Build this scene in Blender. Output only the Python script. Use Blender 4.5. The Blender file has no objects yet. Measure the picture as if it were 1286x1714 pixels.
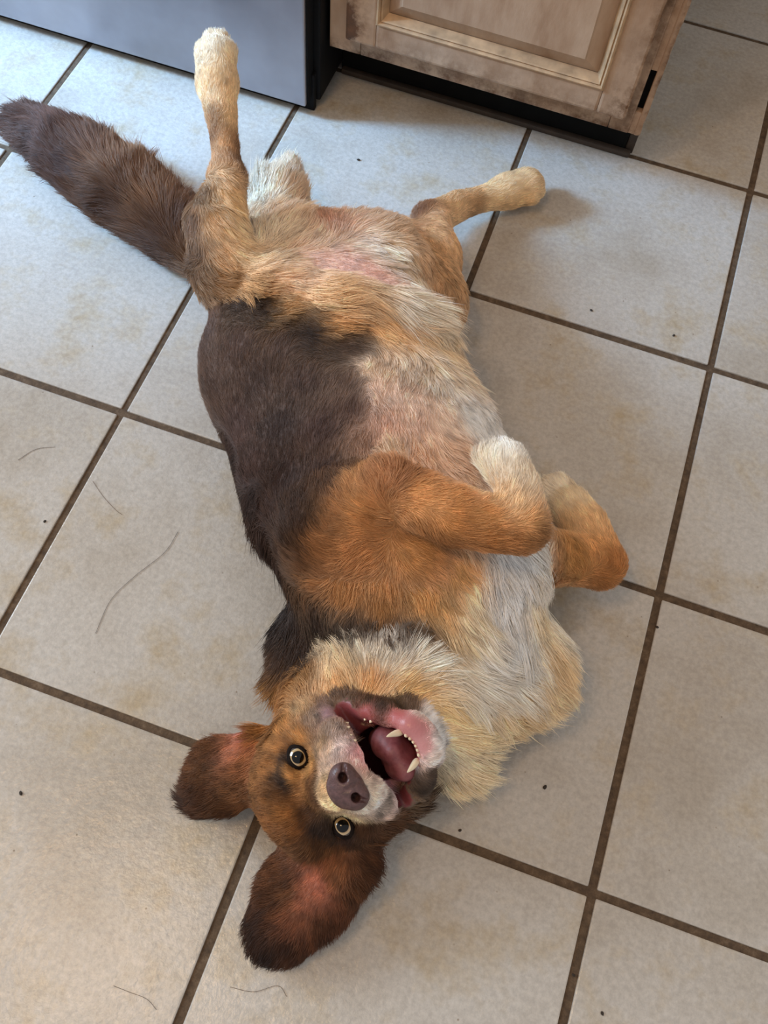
import bpy, bmesh, math, random
import numpy as np
from mathutils import Vector, Matrix, kdtree
from mathutils.bvhtree import BVHTree

random.seed(7)
RNG = np.random.default_rng(7)
scene = bpy.context.scene
COL = scene.collection

# ------------------------------------------------------------------ camera
FPX, W, H = 1563.4, 1286.0, 1714.0
T = 0.333                                        # tile pitch in metres
CAM = np.array([1.31451, -3.46442, 2.91431]) * T
RC = np.array([[0.9428, 0.32728, 0.06333], [0.3205, -0.83775, -0.4421], [-0.09164, 0.43711, -0.89473]])
cam_data = bpy.data.cameras.new('camera')
cam_data.sensor_fit = 'HORIZONTAL'
cam_data.sensor_width = 36.0
cam_data.lens = 36.0 * FPX / W
cam_data.clip_start = 0.05
cam_obj = bpy.data.objects.new('camera', cam_data)
COL.objects.link(cam_obj)
m3 = Matrix(((RC[0][0], -RC[1][0], -RC[2][0]), (RC[0][1], -RC[1][1], -RC[2][1]), (RC[0][2], -RC[1][2], -RC[2][2])))
mw = m3.to_4x4()
mw.translation = Vector(CAM)
cam_obj.matrix_world = mw
scene.camera = cam_obj

# ------------------------------------------------------------------ light
scene.view_settings.view_transform = 'Standard'
scene.view_settings.look = 'None'
scene.view_settings.gamma = 1.0
scene.view_settings.use_curve_mapping = False
scene.view_settings.exposure = 0.36
world = bpy.data.worlds.new('room_bounce')
scene.world = world
world.use_nodes = True
world.node_tree.nodes['Background'].inputs[0].default_value = (0.97, 0.97, 1.0, 1)
world.node_tree.nodes['Background'].inputs[1].default_value = 0.48


def area_light(name, loc, target, sx, sy, power, color, spread=180.0):
    d = bpy.data.lights.new(name, 'AREA')
    d.shape = 'RECTANGLE'
    d.size, d.size_y, d.energy, d.color = sx, sy, power, color
    d.spread = math.radians(spread)
    o = bpy.data.objects.new(name, d)
    COL.objects.link(o)
    o.location = loc
    o.rotation_euler = (Vector(target) - Vector(loc)).to_track_quat('-Z', 'Y').to_euler()
    return o


# daylight from the window on the left, a narrower patch of sky light through a door beside it
area_light('window_daylight', (-3.6, -0.85, 2.0), (0.2, -0.6, 0.0), 2.2, 1.7, 125, (0.70, 0.85, 1.0))
area_light('door_daylight', (-1.75, -0.62, 1.15), (-0.22, -0.13, 0.0), 0.32, 0.5, 4.6, (0.26, 0.56, 1.0), 36)
# warm bulbs of the ceiling lamp
for i, (dx, dy) in enumerate(((-0.17, -0.08), (0.02, 0.14), (0.18, -0.06))):
    pd = bpy.data.lights.new('ceiling_lamp_bulb', 'POINT')
    pd.energy, pd.color, pd.shadow_soft_size = 11.5, (1.0, 0.62, 0.29), 0.07
    po = bpy.data.objects.new('ceiling_lamp_bulb', pd)
    COL.objects.link(po)
    po.location = (-0.22 + dx, -1.36 + dy, 2.25)


# ------------------------------------------------------------------ helpers
def ray(u, v):
    return RC.T @ np.array([(u - W / 2) / FPX, (v - H / 2) / FPX, 1.0])


def at(u, v, h):                                 # point of the photograph's ray at height h
    r = ray(u, v)
    return CAM + r * ((h - CAM[2]) / r[2])


def at_y(u, v, y):                               # ... at depth y (cabinet fronts)
    r = ray(u, v)
    return CAM + r * ((y - CAM[1]) / r[1])


def mpp(p):                                      # metres per pixel at a point
    return float((RC @ (np.asarray(p) - CAM))[2]) / FPX


def srgb(hexs, a=True):
    c = [int(hexs[i:i + 2], 16) / 255 for i in (0, 2, 4)]
    c = [x / 12.92 if x <= 0.04045 else ((x + 0.055) / 1.055) ** 2.4 for x in c]
    return (*c, 1.0) if a else np.array(c)


class NT:
    def __init__(self, name):
        self.m = bpy.data.materials.new(name)
        self.m.use_nodes = True
        self.t = self.m.node_tree
        self.b = self.t.nodes['Principled BSDF']

    def n(self, kind, **kw):
        nd = self.t.nodes.new(kind)
        for k, v in kw.items():
            if k.startswith('i_'):
                nd.inputs[k[2:].replace('_', ' ')].default_value = v
            else:
                setattr(nd, k, v)
        return nd

    def l(self, a, b):
        self.t.links.new(a, b)

    def noise(self, scale, detail=4, rough=0.55, vec=None):
        nd = self.n('ShaderNodeTexNoise')
        nd.inputs['Scale'].default_value = scale
        nd.inputs['Detail'].default_value = detail
        nd.inputs['Roughness'].default_value = rough
        if vec is not None:
            self.l(vec, nd.inputs['Vector'])
        return nd.outputs['Fac']

    def ramp(self, fac, stops):
        nd = self.n('ShaderNodeValToRGB')
        e = nd.color_ramp.elements
        while len(e) < len(stops):
            e.new(0.5)
        for el, (p, c) in zip(e, stops):
            el.position, el.color = p, c
        self.l(fac, nd.inputs[0])
        return nd.outputs[0]

    def mix(self, fac, a, b, mode='MIX'):
        nd = self.n('ShaderNodeMix', data_type='RGBA', blend_type=mode)
        for s, v in ((nd.inputs[0], fac), (nd.inputs[6], a), (nd.inputs[7], b)):
            if isinstance(v, (int, float, tuple)):
                s.default_value = v
            else:
                self.l(v, s)
        return nd.outputs[2]

    def bump(self, height, strength, dist=0.002):
        nd = self.n('ShaderNodeBump')
        nd.inputs['Strength'].default_value = strength
        nd.inputs['Distance'].default_value = dist
        self.l(height, nd.inputs['Height'])
        self.l(nd.outputs[0], self.b.inputs['Normal'])

    def pos(self):
        return self.n('ShaderNodeNewGeometry').outputs['Position']


def simple_mat(name, col, rough=0.5, metal=0.0, spec=0.5, noise=None, var=0.25, bump=0.0, coat=0.0, sss=0.0):
    s = NT(name)
    s.b.inputs['Roughness'].default_value = rough
    s.b.inputs['Metallic'].default_value = metal
    s.b.inputs['Specular IOR Level'].default_value = spec
    s.b.inputs['Coat Weight'].default_value = coat
    s.b.inputs['Coat Roughness'].default_value = 0.12
    if sss:
        s.b.inputs['Subsurface Weight'].default_value = sss
        s.b.inputs['Subsurface Radius'].default_value = (0.008, 0.003, 0.002)
    c = srgb(col)
    if noise:
        f = s.noise(noise, vec=s.pos())
        lo = tuple(x * (1 - var) for x in c[:3]) + (1,)
        hi = tuple(min(1, x * (1 + var)) for x in c[:3]) + (1,)
        s.l(s.ramp(f, [(0.3, lo), (0.7, hi)]), s.b.inputs['Base Color'])
        if bump:
            s.bump(f, bump, 0.001)
    else:
        s.b.inputs['Base Color'].default_value = c
    return s.m


def link(o, parent=None):
    COL.objects.link(o)
    if parent is not None:
        o.parent = parent
    return o


def tag(o, label=None, cat=None, group=None, kind=None):
    for k, v in (('label', label), ('category', cat), ('group', group), ('kind', kind)):
        if v:
            o[k] = v
    return o


def empty(name, loc):
    o = bpy.data.objects.new(name, None)
    o.location = loc
    o.empty_display_size = 0.05
    return link(o)


def mesh_obj(name, verts, faces, mat, parent=None, smooth=False, origin=(0, 0, 0)):
    me = bpy.data.meshes.new(name)
    o3 = np.asarray(origin, float)
    me.from_pydata([tuple(np.asarray(v) - o3) for v in verts], [], [tuple(f) for f in faces])
    me.materials.append(mat)
    if smooth:
        me.polygons.foreach_set('use_smooth', [True] * len(me.polygons))
    me.update()
    o = bpy.data.objects.new(name, me)
    link(o)
    if parent is not None:
        o.parent = parent
        o.location = Vector(o3) - Vector(parent.location)
    else:
        o.location = o3
    return o


def bevel_box(name, lo, hi, mat, parent=None, bev=0.002, seg=2, off=(0, 0, 0)):
    bm = bmesh.new()
    lo, hi = Vector(lo), Vector(hi)
    r = bmesh.ops.create_cube(bm, size=1.0)
    for v in r['verts']:
        v.co = Vector((lo.x if v.co.x < 0 else hi.x, lo.y if v.co.y < 0 else hi.y, lo.z if v.co.z < 0 else hi.z))
    if bev:
        bmesh.ops.bevel(bm, geom=bm.edges[:], offset=bev, segments=seg, affect='EDGES', profile=0.6)
    me = bpy.data.meshes.new(name)
    bm.to_mesh(me)
    bm.free()
    me.materials.append(mat)
    o = bpy.data.objects.new(name, me)
    link(o, parent)
    if parent is not None:
        me.transform(Matrix.Translation(-Vector(parent.location)))
    return o


# ------------------------------------------------------------------ floor
def make_tile_mat():
    s = NT('glazed_beige_tile')
    p = s.pos()
    oi = s.n('ShaderNodeObjectInfo')
    off = s.n('ShaderNodeVectorMath', operation='SCALE')
    comb = s.n('ShaderNodeCombineXYZ')
    s.l(oi.outputs['Random'], comb.inputs[0])
    s.l(oi.outputs['Random'], comb.inputs[1])
    s.l(comb.outputs[0], off.inputs[0])
    off.inputs['Scale'].default_value = 7.0
    add = s.n('ShaderNodeVectorMath', operation='ADD')
    s.l(p, add.inputs[0])
    s.l(off.outputs[0], add.inputs[1])
    v = add.outputs[0]
    big = s.ramp(s.noise(5.5, 3, 0.6, v), [(0.32, srgb('a99e8f')), (0.5, srgb('b8b0a5')), (0.7, srgb('c0bab1'))])
    blot = s.ramp(s.noise(11, 4, 0.65, v), [(0.5, (0, 0, 0, 1)), (0.72, (1, 1, 1, 1))])
    c = s.mix(blot, big, srgb('ac9b80'))
    fine = s.ramp(s.noise(160, 3, 0.7, v), [(0.35, (0.86, 0.86, 0.86, 1)), (0.65, (1.06, 1.06, 1.06, 1))])
    c = s.mix(1.0, c, fine, 'MULTIPLY')
    spk = s.n('ShaderNodeTexVoronoi', feature='F1')
    spk.inputs['Scale'].default_value = 55
    s.l(v, spk.inputs['Vector'])
    sr = s.ramp(spk.outputs['Distance'], [(0.03, (0.45, 0.38, 0.3, 1)), (0.075, (1, 1, 1, 1))])
    gate = s.ramp(s.noise(24, 2, 0.5, v), [(0.55, (1, 1, 1, 1)), (0.6, (0, 0, 0, 1))])
    sr2 = s.mix(gate, sr, (1, 1, 1, 1))
    c = s.mix(0.8, c, sr2, 'MULTIPLY')
    s.l(c, s.b.inputs['Base Color'])
    s.l(s.ramp(s.noise(14, 4, 0.6, v), [(0.3, (0.15,) * 3 + (1,)), (0.7, (0.25,) * 3 + (1,))]), s.b.inputs['Roughness'])
    s.b.inputs['Specular IOR Level'].default_value = 0.45
    b1 = s.noise(210, 4, 0.65, v)
    b2 = s.noise(34, 3, 0.5, v)
    mx = s.n('ShaderNodeMath', operation='MULTIPLY_ADD')
    s.l(b2, mx.inputs[0])
    mx.inputs[1].default_value = 2.2
    s.l(b1, mx.inputs[2])
    s.bump(mx.outputs[0], 0.36, 0.0014)
    return s.m


M_tile = make_tile_mat()
gs = NT('brown_grout')
gp = gs.pos()
gs.l(gs.ramp(gs.noise(120, 5, 0.7, gp), [(0.3, srgb('3c2c1c')), (0.55, srgb('594530')), (0.75, srgb('715d48'))]), gs.b.inputs['Base Color'])
gs.b.inputs['Roughness'].default_value = 0.85
gs.bump(gs.noise(300, 3, 0.6, gp), 0.6, 0.001)
A0, A1, B0, B1 = -4, 6, -4, 7                    # tile columns / rows laid
floor = bevel_box('floor', (A0 * T, -B1 * T, -0.03), (A1 * T, -B0 * T, -0.0022), gs.m, None, 0)
tag(floor, kind='structure')
GW = 0.0088
tm = None
for ia in range(A0, A1):
    for ib in range(B0, B1):
        if tm is None:
            proto = bevel_box('tile', (-T / 2 + GW / 2, -T / 2 + GW / 2, -0.009), (T / 2 - GW / 2, T / 2 - GW / 2, 0.0), M_tile, None, 0.0016, 2)
            tm = proto.data
            o = proto
        else:
            o = bpy.data.objects.new('tile', tm)
            COL.objects.link(o)
        o.parent = floor
        o.location = ((ia + 0.5) * T + random.uniform(-.0006, .0006), -(ib + 0.5) * T + random.uniform(-.0006, .0006), -0.0004 * random.random())
        o.rotation_euler = (random.uniform(-.0012, .0012), random.uniform(-.0012, .0012), random.uniform(-.002, .002))

# ------------------------------------------------------------------ cabinet and dishwasher
def make_paint_mat():
    s = NT('worn_cream_paint')
    p = s.pos()
    mp = s.n('ShaderNodeMapping')
    s.l(p, mp.inputs['Vector'])
    mp.inputs['Scale'].default_value = (1.0, 1.0, 0.35)
    v = mp.outputs[0]
    base = s.ramp(s.noise(16, 5, 0.65, v), [(0.28, srgb('8a6648')), (0.5, srgb('a98a6e')), (0.72, srgb('bca085'))])
    # bare wood shows where the paint has worn through
    wear = s.ramp(s.noise(30, 6, 0.7, p), [(0.42, (0, 0, 0, 1)), (0.60, (1, 1, 1, 1))])
    at_edge = s.n('ShaderNodeAttribute', attribute_name='wear')
    mul = s.n('ShaderNodeMath', operation='MULTIPLY')
    s.l(wear, mul.inputs[0])
    s.l(at_edge.outputs['Fac'], mul.inputs[1])
    wood = s.ramp(s.noise(60, 4, 0.6, p), [(0.3, srgb('38230f')), (0.7, srgb('6a4524'))])
    c = s.mix(mul.outputs[0], base, wood)
    s.l(c, s.b.inputs['Base Color'])
    s.b.inputs['Roughness'].default_value = 0.55
    s.bump(s.noise(70, 5, 0.7, v), 0.35, 0.0015)
    return s.m


M_paint = make_paint_mat()
M_black = simple_mat('black_toe_kick_paint', '0b0a08', 0.8, spec=0.15, noise=40)
M_darkwood = simple_mat('dark_bare_wood', '3a2c20', 0.7, noise=50, bump=0.3)


def wear_box(name, lo, hi, parent, bev=0.002, cuts=10, wear=lambda x, y, z: 0.0, jag=0.0, mat=None):
    """a board with subdivided faces, so that chipped edges and a wear attribute can vary along it"""
    bm = bmesh.new()
    lo, hi = Vector(lo), Vector(hi)
    for v in bmesh.ops.create_cube(bm, size=1.0)['verts']:
        v.co = Vector((lo.x if v.co.x < 0 else hi.x, lo.y if v.co.y < 0 else hi.y, lo.z if v.co.z < 0 else hi.z))
    bmesh.ops.bevel(bm, geom=bm.edges[:], offset=bev, segments=2, affect='EDGES', profile=0.6)
    d = hi - lo
    ax = 0 if d.x >= d.z else 2
    n = max(2, int(d[ax] / 0.012))
    for i in range(1, n):
        c = Vector((0, 0, 0))
        nrm = Vector((0, 0, 0))
        nrm[ax] = 1
        c[ax] = lo[ax] + d[ax] * i / n
        bmesh.ops.bisect_plane(bm, geom=bm.verts[:] + bm.edges[:] + bm.faces[:], plane_co=c, plane_no=nrm)
    rr = random.Random(name)
    if jag:
        for v in bm.verts:
            if v.co.x > hi.x - bev * 1.5:
                v.co.x += rr.uniform(-jag, jag * 0.6)
                v.co.y += rr.uniform(0, jag * 0.6)
    me = bpy.data.meshes.new(name)
    bm.to_mesh(me)
    bm.free()
    me.materials.append(mat or M_paint)
    at_ = me.attributes.new('wear', 'FLOAT', 'POINT')
    at_.data.foreach_set('value', [wear(*v.co) for v in me.vertices])
    o = bpy.data.objects.new(name, me)
    link(o, parent)
    me.transform(Matrix.Translation(-Vector(parent.location)))
    return o


def near(v, c, w):
    return max(0.0, 1.0 - abs(v - c) / w)


CX0, CX1, CF, CB, CT = 0.0385, 0.4845, -0.066, 0.52, 0.87
cab = empty('base_cabinet', (0.262, 0.22, 0))
tag(cab, 'cream distressed wooden base cabinet with raised panel door and black toe kick', 'cabinet')
bevel_box('carcass', (CX0 + .002, CF + .018, 0.088), (CX1 - .004, CB, CT), M_paint, cab, 0.001)
bevel_box('toe_kick', (0.034, 0.002, 0.0), (0.474, 0.020, 0.0885), M_black, cab, 0.001)
bevel_box('toe_kick_end', (0.4745, 0.004, 0.0), (0.4865, CB - .02, 0.0882), M_darkwood, cab, 0.002)
bevel_box('base_strip', (0.036, -0.008, 0.0), (0.484, 0.002, 0.009), M_darkwood, cab, 0.003)
fw = lambda x, y, z: max(near(z, 0.09, 0.02), near(x, 0.062, 0.014), near(x, CX1, 0.008) * 1.1, near(x, 0.462, 0.016) * 1.2)
wear_box('face_frame_stile', (CX0, CF, 0.0882), (0.084, CF + .019, CT), cab, 0.0022, wear=fw)
# right stile: a gouge has been cut out of its lower end, so it is built around the slot
SX0, SX1, SZ0, SZ1 = 0.4685, 0.4765, 0.124, 0.187
st = wear_box('face_frame_stile', (SX1, CF, 0.0882), (CX1, CF + .019, CT), cab, 0.002, wear=fw, jag=0.0016)
wear_box('face_frame_stile', (0.440, CF, 0.0882), (SX0, CF + .019, CT), cab, 0.002, wear=fw)
wear_box('face_frame_stile', (SX0 - .001, CF + .0008, SZ1), (SX1 + .001, CF + .019, CT), cab, 0.0015, wear=fw)
wear_box('face_frame_stile', (SX0 - .001, CF + .0008, 0.0886), (SX1 + .001, CF + .019, SZ0), cab, 0.0015, wear=fw)
tag(bevel_box('slot', (SX0 - .001, CF + .010, SZ0 - .003), (SX1 + .001, CF + .0185, SZ1 + .003), M_black, cab, 0.001), 'dark gouged slot in the stile')
wear_box('face_frame_rail', (0.084, CF, 0.0882), (0.440, CF + .018, 0.135), cab, 0.0022, wear=fw)
# door
DX0, DX1, DZ0, DZ1, DF = 0.068, 0.4585, 0.121, 0.74, -0.086
door = empty('door', (0.26, -0.076, 0.43))
door.parent = cab
door.matrix_parent_inverse = Matrix.Translation(-Vector(cab.location))
PX0, PX1, PZ0, PZ1 = 0.1115, 0.419, 0.157, 0.70


def dpart(o):
    # wear_box places pieces relative to its parent's own location, the door's is nested one deeper
    o.parent = door
    return o


dw = lambda x, y, z: max(near(x, DX0, 0.045) * near(z, 0.125, 0.12) * 2.2, near(x, DX1, 0.03) * near(z, 0.14, 0.07) * 1.6,
                         near(z, DZ0, 0.012) * 0.8, near(x, DX0, 0.012), near(x, DX1, 0.008), 0.12)
wear_box('door_stile', (DX0, DF, DZ0), (PX0, DF + .0195, DZ1), door, 0.004, wear=dw)
wear_box('door_stile', (PX1, DF, DZ0), (DX1, DF + .0195, DZ1), door, 0.004, wear=dw)
wear_box('door_rail', (PX0 - .001, DF + .0003, DZ0), (PX1 + .001, DF + .0195, PZ0), door, 0.004, wear=dw)
wear_box('door_rail', (PX0 - .001, DF + .0003, PZ1), (PX1 + .001, DF + .0195, DZ1), door, 0.004, wear=dw)


def ring(name, r, parent, mat, wearf=0.0):
    """nested rectangular profile in the door's opening: r = list of (inset, y)"""
    V, F = [], []
    for ins, y in r:
        V += [(PX0 + ins, y, PZ0 + ins), (PX1 - ins, y, PZ0 + ins), (PX1 - ins, y, PZ1 - ins), (PX0 + ins, y, PZ1 - ins)]
    for k in range(len(r) - 1):
        for j in range(4):
            a, b = k * 4 + j, k * 4 + (j + 1) % 4
            F.append((a, b, b + 4, a + 4))
    k = (len(r) - 1) * 4
    return V, F, (k, k + 1, k + 2, k + 3)


V, F, cap_ = ring('bead', [(-0.0015, DF + .001), (0.0, DF - .0022), (0.002, DF - .0028), (0.0035, DF - .0012), (0.0045, DF + .001), (0.006, DF - .0006), (0.0075, DF + .001), (0.0095, DF + .006), (0.0125, DF + .012)], door, M_paint)
off = Vector(door.location)
M_bead = simple_mat('rubbed_gold_cream_paint', 'ab8a66', 0.55, noise=45, var=0.3, bump=0.3)
o = mesh_obj('bead', V, F, M_bead)
o.data.transform(Matrix.Translation(-off))
o.parent = door
V, F, cap_ = ring('panel', [(0.012, DF + .013), (0.0145, DF + .012), (0.031, DF + .004), (0.033, DF + .0015)], door, M_paint)
F.append(cap_)
o = mesh_obj('raised_panel', V, F, M_paint)
o.data.transform(Matrix.Translation(-off))
o.parent = door

M_steel = None
s = NT('brushed_steel')
p = s.pos()
mp = s.n('ShaderNodeMapping')
s.l(p, mp.inputs['Vector'])
mp.inputs['Scale'].default_value = (0.4, 1, 14)
br = s.noise(30, 4, 0.6, mp.outputs[0])
sm = s.noise(6, 4, 0.6, p)
s.l(s.ramp(sm, [(0.3, srgb('8d898c')), (0.7, srgb('aaa6aa'))]), s.b.inputs['Base Color'])
s.b.inputs['Metallic'].default_value = 0.6
s.l(s.ramp(sm, [(0.3, (0.30,) * 3 + (1,)), (0.75, (0.46,) * 3 + (1,))]), s.b.inputs['Roughness'])
s.bump(br, 0.06, 0.0004)
M_steel = s.m
M_plastic = simple_mat('black_plastic', '0b0a0a', 0.7, spec=0.2, noise=60)
dwm = empty('dishwasher', (-0.285, 0.2, 0))
tag(dwm, 'brushed stainless steel dishwasher with black sides standing beside the cream cabinet', 'dishwasher')
bevel_box('tub_housing', (-0.592, -0.088, 0.012), (0.0335, 0.5, 0.85), M_plastic, dwm, 0.003)
bevel_box('kick_plate', (-0.590, -0.098, 0.0), (0.028, -0.088, 0.06), M_plastic, dwm, 0.002)
bevel_box('door_liner', (-0.590, -0.110, 0.022), (0.0235, -0.088, 0.845), M_plastic, dwm, 0.002)
bevel_box('door_panel', (-0.590, -0.1165, 0.019), (0.0215, -0.1095, 0.84), M_steel, dwm, 0.0025, 3)
wall_mat = simple_mat('cream_wall_paint', 'cfc3b0', 0.7, noise=8, var=0.06)
tag(bevel_box('wall_back', (A0 * T, 0.53, 0.0), (A1 * T, 0.60, 2.4), wall_mat, None, 0), kind='structure')

# ------------------------------------------------------------------ implicit modelling
class Sdf:
    """smooth union of tapered capsules and ellipsoids, meshed with surface nets"""

    def __init__(self):
        self.p = []

    def cap(self, a, b, ra, rb, k=0.02, reg=0, zs=1.0, op=1, M=None):
        self.p.append(dict(t=0, a=np.asarray(a, float), b=np.asarray(b, float), ra=ra, rb=rb, k=k, reg=reg, zs=zs, op=op, M=M))

    def ell(self, c, r, k=0.02, reg=0, op=1, M=None):
        self.p.append(dict(t=1, a=np.asarray(c, float), r=np.asarray(r, float), k=k, reg=reg, op=op, M=M))

    @staticmethod
    def d(q, P):
        if q['t'] == 0:
            if q['M'] is not None:
                P = (P - q['a']) @ q['M']
                a = np.zeros(3)
                b = (q['b'] - q['a']) @ q['M']
            else:
                a, b = q['a'], q['b']
            s = np.array([1, 1, 1 / q['zs']])
            P, a, b = P * s, a * s, b * s
            ab = b - a
            t = np.clip(((P - a) @ ab) / max(ab @ ab, 1e-12), 0, 1)
            dd = np.sqrt(((P - a - t[:, None] * ab) ** 2).sum(1)) - (q['ra'] + (q['rb'] - q['ra']) * t)
            return dd * (0.5 + 0.5 * min(1, q['zs']))
        Q = P - q['a']
        if q['M'] is not None:
            Q = Q @ q['M']
        k0 = np.sqrt(((Q / q['r']) ** 2).sum(1)) + 1e-9
        k1 = np.sqrt(((Q / q['r'] ** 2) ** 2).sum(1)) + 1e-9
        return np.where(k0 < 0.5, (k0 - 1) * q['r'].min(), k0 * (k0 - 1) / k1)

    def ev(self, P, near=None):
        D = np.full(len(P), 1.0)
        G = np.zeros(len(P), np.int16)
        for i, q in enumerate(self.p):
            ix = slice(None) if near is None else np.nonzero(near[i])[0]
            if near is not None and len(ix) == 0:
                continue
            dq = self.d(q, P[ix])
            D0 = D[ix]
            k = q['k']
            if q['op'] == 1:
                h = np.maximum(k - np.abs(D0 - dq), 0) / k
                g = G[ix]
                G[ix] = np.where(dq < D0, q['reg'], g)
                D[ix] = np.minimum(D0, dq) - h * h * k * 0.25
            else:
                h = np.maximum(k - np.abs(D0 + dq), 0) / k
                G[ix] = np.where(-dq > D0 - k * 0.3, q['reg'], G[ix])
                D[ix] = np.maximum(D0, -dq) + h * h * k * 0.25
        return D, G

    def mesh(self, lo, hi, h, floor=None):
        B = 8
        lo, hi = np.asarray(lo, float), np.asarray(hi, float)
        nb = np.ceil((hi - lo) / (h * B)).astype(int)
        n = nb * B
        bc = np.stack(np.meshgrid(*[np.arange(m) for m in nb], indexing='ij'), -1).reshape(-1, 3)
        cen = lo + (bc * B + (B - 1) / 2) * h
        rad = B * h * 0.87
        prim = np.stack([self.d(q, cen) for q in self.p])
        D, _ = self.ev(cen)
        act = np.abs(D) < rad * 1.7 + 0.012
        F = np.full(tuple(n), 1.0, np.float32)
        R = np.zeros(tuple(n), np.int16)
        sgn = np.where(D < 0, -1.0, 1.0)
        Fb = F.reshape(nb[0], B, nb[1], B, nb[2], B)
        Fb[:] = sgn.reshape(nb[0], 1, nb[1], 1, nb[2], 1)
        Rb = R.reshape(nb[0], B, nb[1], B, nb[2], B)
        ai = np.nonzero(act)[0]
        loc = np.stack(np.meshgrid(*[np.arange(B)] * 3, indexing='ij'), -1).reshape(-1, 3)
        for s0 in range(0, len(ai), 1500):
            ch = ai[s0:s0 + 1500]
            P = (lo + (bc[ch][:, None, :] * B + loc[None]) * h).reshape(-1, 3)
            kk = np.array([q['k'] for q in self.p])[:, None]
            nr = np.repeat(prim[:, ch] < rad * 1.5 + 0.03 + kk, B ** 3, axis=1)
            d, g = self.ev(P, nr)
            if floor is not None:
                d = np.maximum(d, floor - P[:, 2])
            b = bc[ch]
            Fb[b[:, 0], :, b[:, 1], :, b[:, 2], :] = d.reshape(-1, B, B, B)
            Rb[b[:, 0], :, b[:, 1], :, b[:, 2], :] = g.reshape(-1, B, B, B)
        S = F < 0
        c = S[:-1, :-1, :-1].astype(np.int8)
        tot = np.zeros_like(c)
        for i in (0, 1):
            for j in (0, 1):
                for k in (0, 1):
                    tot += S[i:n[0] - 1 + i, j:n[1] - 1 + j, k:n[2] - 1 + k]
        cells = np.stack(np.nonzero((tot > 0) & (tot < 8)), -1)
        idx = np.full(tot.shape, -1, np.int32)
        idx[tuple(cells.T)] = np.arange(len(cells))
        acc = np.zeros((len(cells), 3))
        cnt = np.zeros(len(cells))
        cor = [(i, j, k) for i in (0, 1) for j in (0, 1) for k in (0, 1)]
        for a in cor:
            for b in cor:
                if sum(b) - sum(a) == 1 and all(y >= x for x, y in zip(a, b)):
                    fa = F[tuple((cells + a).T)]
                    fb = F[tuple((cells + b).T)]
                    m = (fa < 0) != (fb < 0)
                    t = np.where(m, fa / np.where(m, fa - fb, 1), 0)[:, None]
                    acc += np.where(m[:, None], np.array(a) + t * (np.array(b) - np.array(a)), 0)
                    cnt += m
        V = lo + (cells + acc / cnt[:, None]) * h
        reg = R[tuple(cells.T)]
        Q = []
        for ax in range(3):
            o1, o2 = (ax + 1) % 3, (ax + 2) % 3
            sl0 = [slice(1, None)] * 3
            sl1 = [slice(1, None)] * 3
            sl0[ax] = slice(0, -1)
            a, b = S[tuple(sl0)], S[tuple(sl1)]
            e = np.stack(np.nonzero(a != b), -1)
            off = np.ones(3, int)
            off[ax] = 0
            e = e + off
            ok = np.all(e < np.array(idx.shape), 1)
            e = e[ok]
            neg = S[tuple(e.T)]
            u1 = np.zeros(3, int)
            u2 = np.zeros(3, int)
            u1[o1] = 1
            u2[o2] = 1
            q = np.stack([idx[tuple((e - u1 - u2).T)], idx[tuple((e - u2).T)], idx[tuple(e.T)], idx[tuple((e - u1).T)]], -1)
            q[~neg] = q[~neg][:, ::-1]
            Q.append(q)
        Q = np.concatenate(Q)
        Q = Q[(Q >= 0).all(1)]
        return V, Q, reg


def smooth_mesh(V, Q, it=2, lam=0.5):
    e = np.concatenate([Q[:, [0, 1]], Q[:, [1, 2]], Q[:, [2, 3]], Q[:, [3, 0]]])
    for _ in range(it):
        acc = np.zeros_like(V)
        cnt = np.zeros(len(V))
        for a, b in ((0, 1), (1, 0)):
            for x in range(3):
                acc[:, x] += np.bincount(e[:, a], V[e[:, b], x], len(V))
            cnt += np.bincount(e[:, a], minlength=len(V))
        V = V * (1 - lam) + lam * acc / np.maximum(cnt, 1)[:, None]
    return V


def np_mesh(name, V, Q, mat, parent=None, origin=None):
    me = bpy.data.meshes.new(name)
    org = np.asarray(parent.location if parent is not None else (0, 0, 0), float)
    me.vertices.add(len(V))
    me.vertices.foreach_set('co', (V - org).astype(np.float32).ravel())
    me.loops.add(Q.size)
    me.loops.foreach_set('vertex_index', Q.astype(np.int32).ravel())
    me.polygons.add(len(Q))
    me.polygons.foreach_set('loop_start', np.arange(0, Q.size, Q.shape[1], dtype=np.int32))
    me.polygons.foreach_set('use_smooth', np.ones(len(Q), bool))
    me.update(calc_edges=True)
    me.materials.append(mat)
    o = bpy.data.objects.new(name, me)
    link(o, parent)
    return o


# ------------------------------------------------------------------ dog: body
TORSO, HEAD, EAR, TAIL, HIND, FORE, MOUTH = range(7)
S = Sdf()


def px(u, v, h, r):
    p = at(u, v, h)
    return p, r * mpp(p)


def chain(pts, k=0.02, reg=0, zs=1.0):
    q = [px(*t) for t in pts]
    for i, ((a, ra), (b, rb)) in enumerate(zip(q[:-1], q[1:])):
        # later links of a tail or a shin join crisply, a wide blend would swell at every joint
        S.cap(a, b, ra, rb, 0.003 if i and (reg == TAIL or k <= 0.012) else k, reg, zs)


# trunk, lying on its back and rolled a little
chain([(552, 500, .09, 150), (548, 610, .100, 198), (628, 790, .105, 212), (700, 945, .100, 200), (715, 1070, .070, 165)], .03, TORSO, .78)
chain([(560, 445, .06, 88), (640, 445, .06, 90)], .03, TORSO, .8)
# nape and ruff
chain([(625, 1145, .085, 82), (560, 1200, .07, 80)], .03, TORSO, .85)
chain([(750, 1190, .06, 90), (760, 1262, .04, 58)], .03, TORSO, .8)
chain([(760, 1060, .085, 130), (850, 1110, .065, 100)], .03, TORSO, .8)
chain([(520, 1060, .045, 55), (500, 1130, .045, 50)], .03, TORSO)
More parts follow.
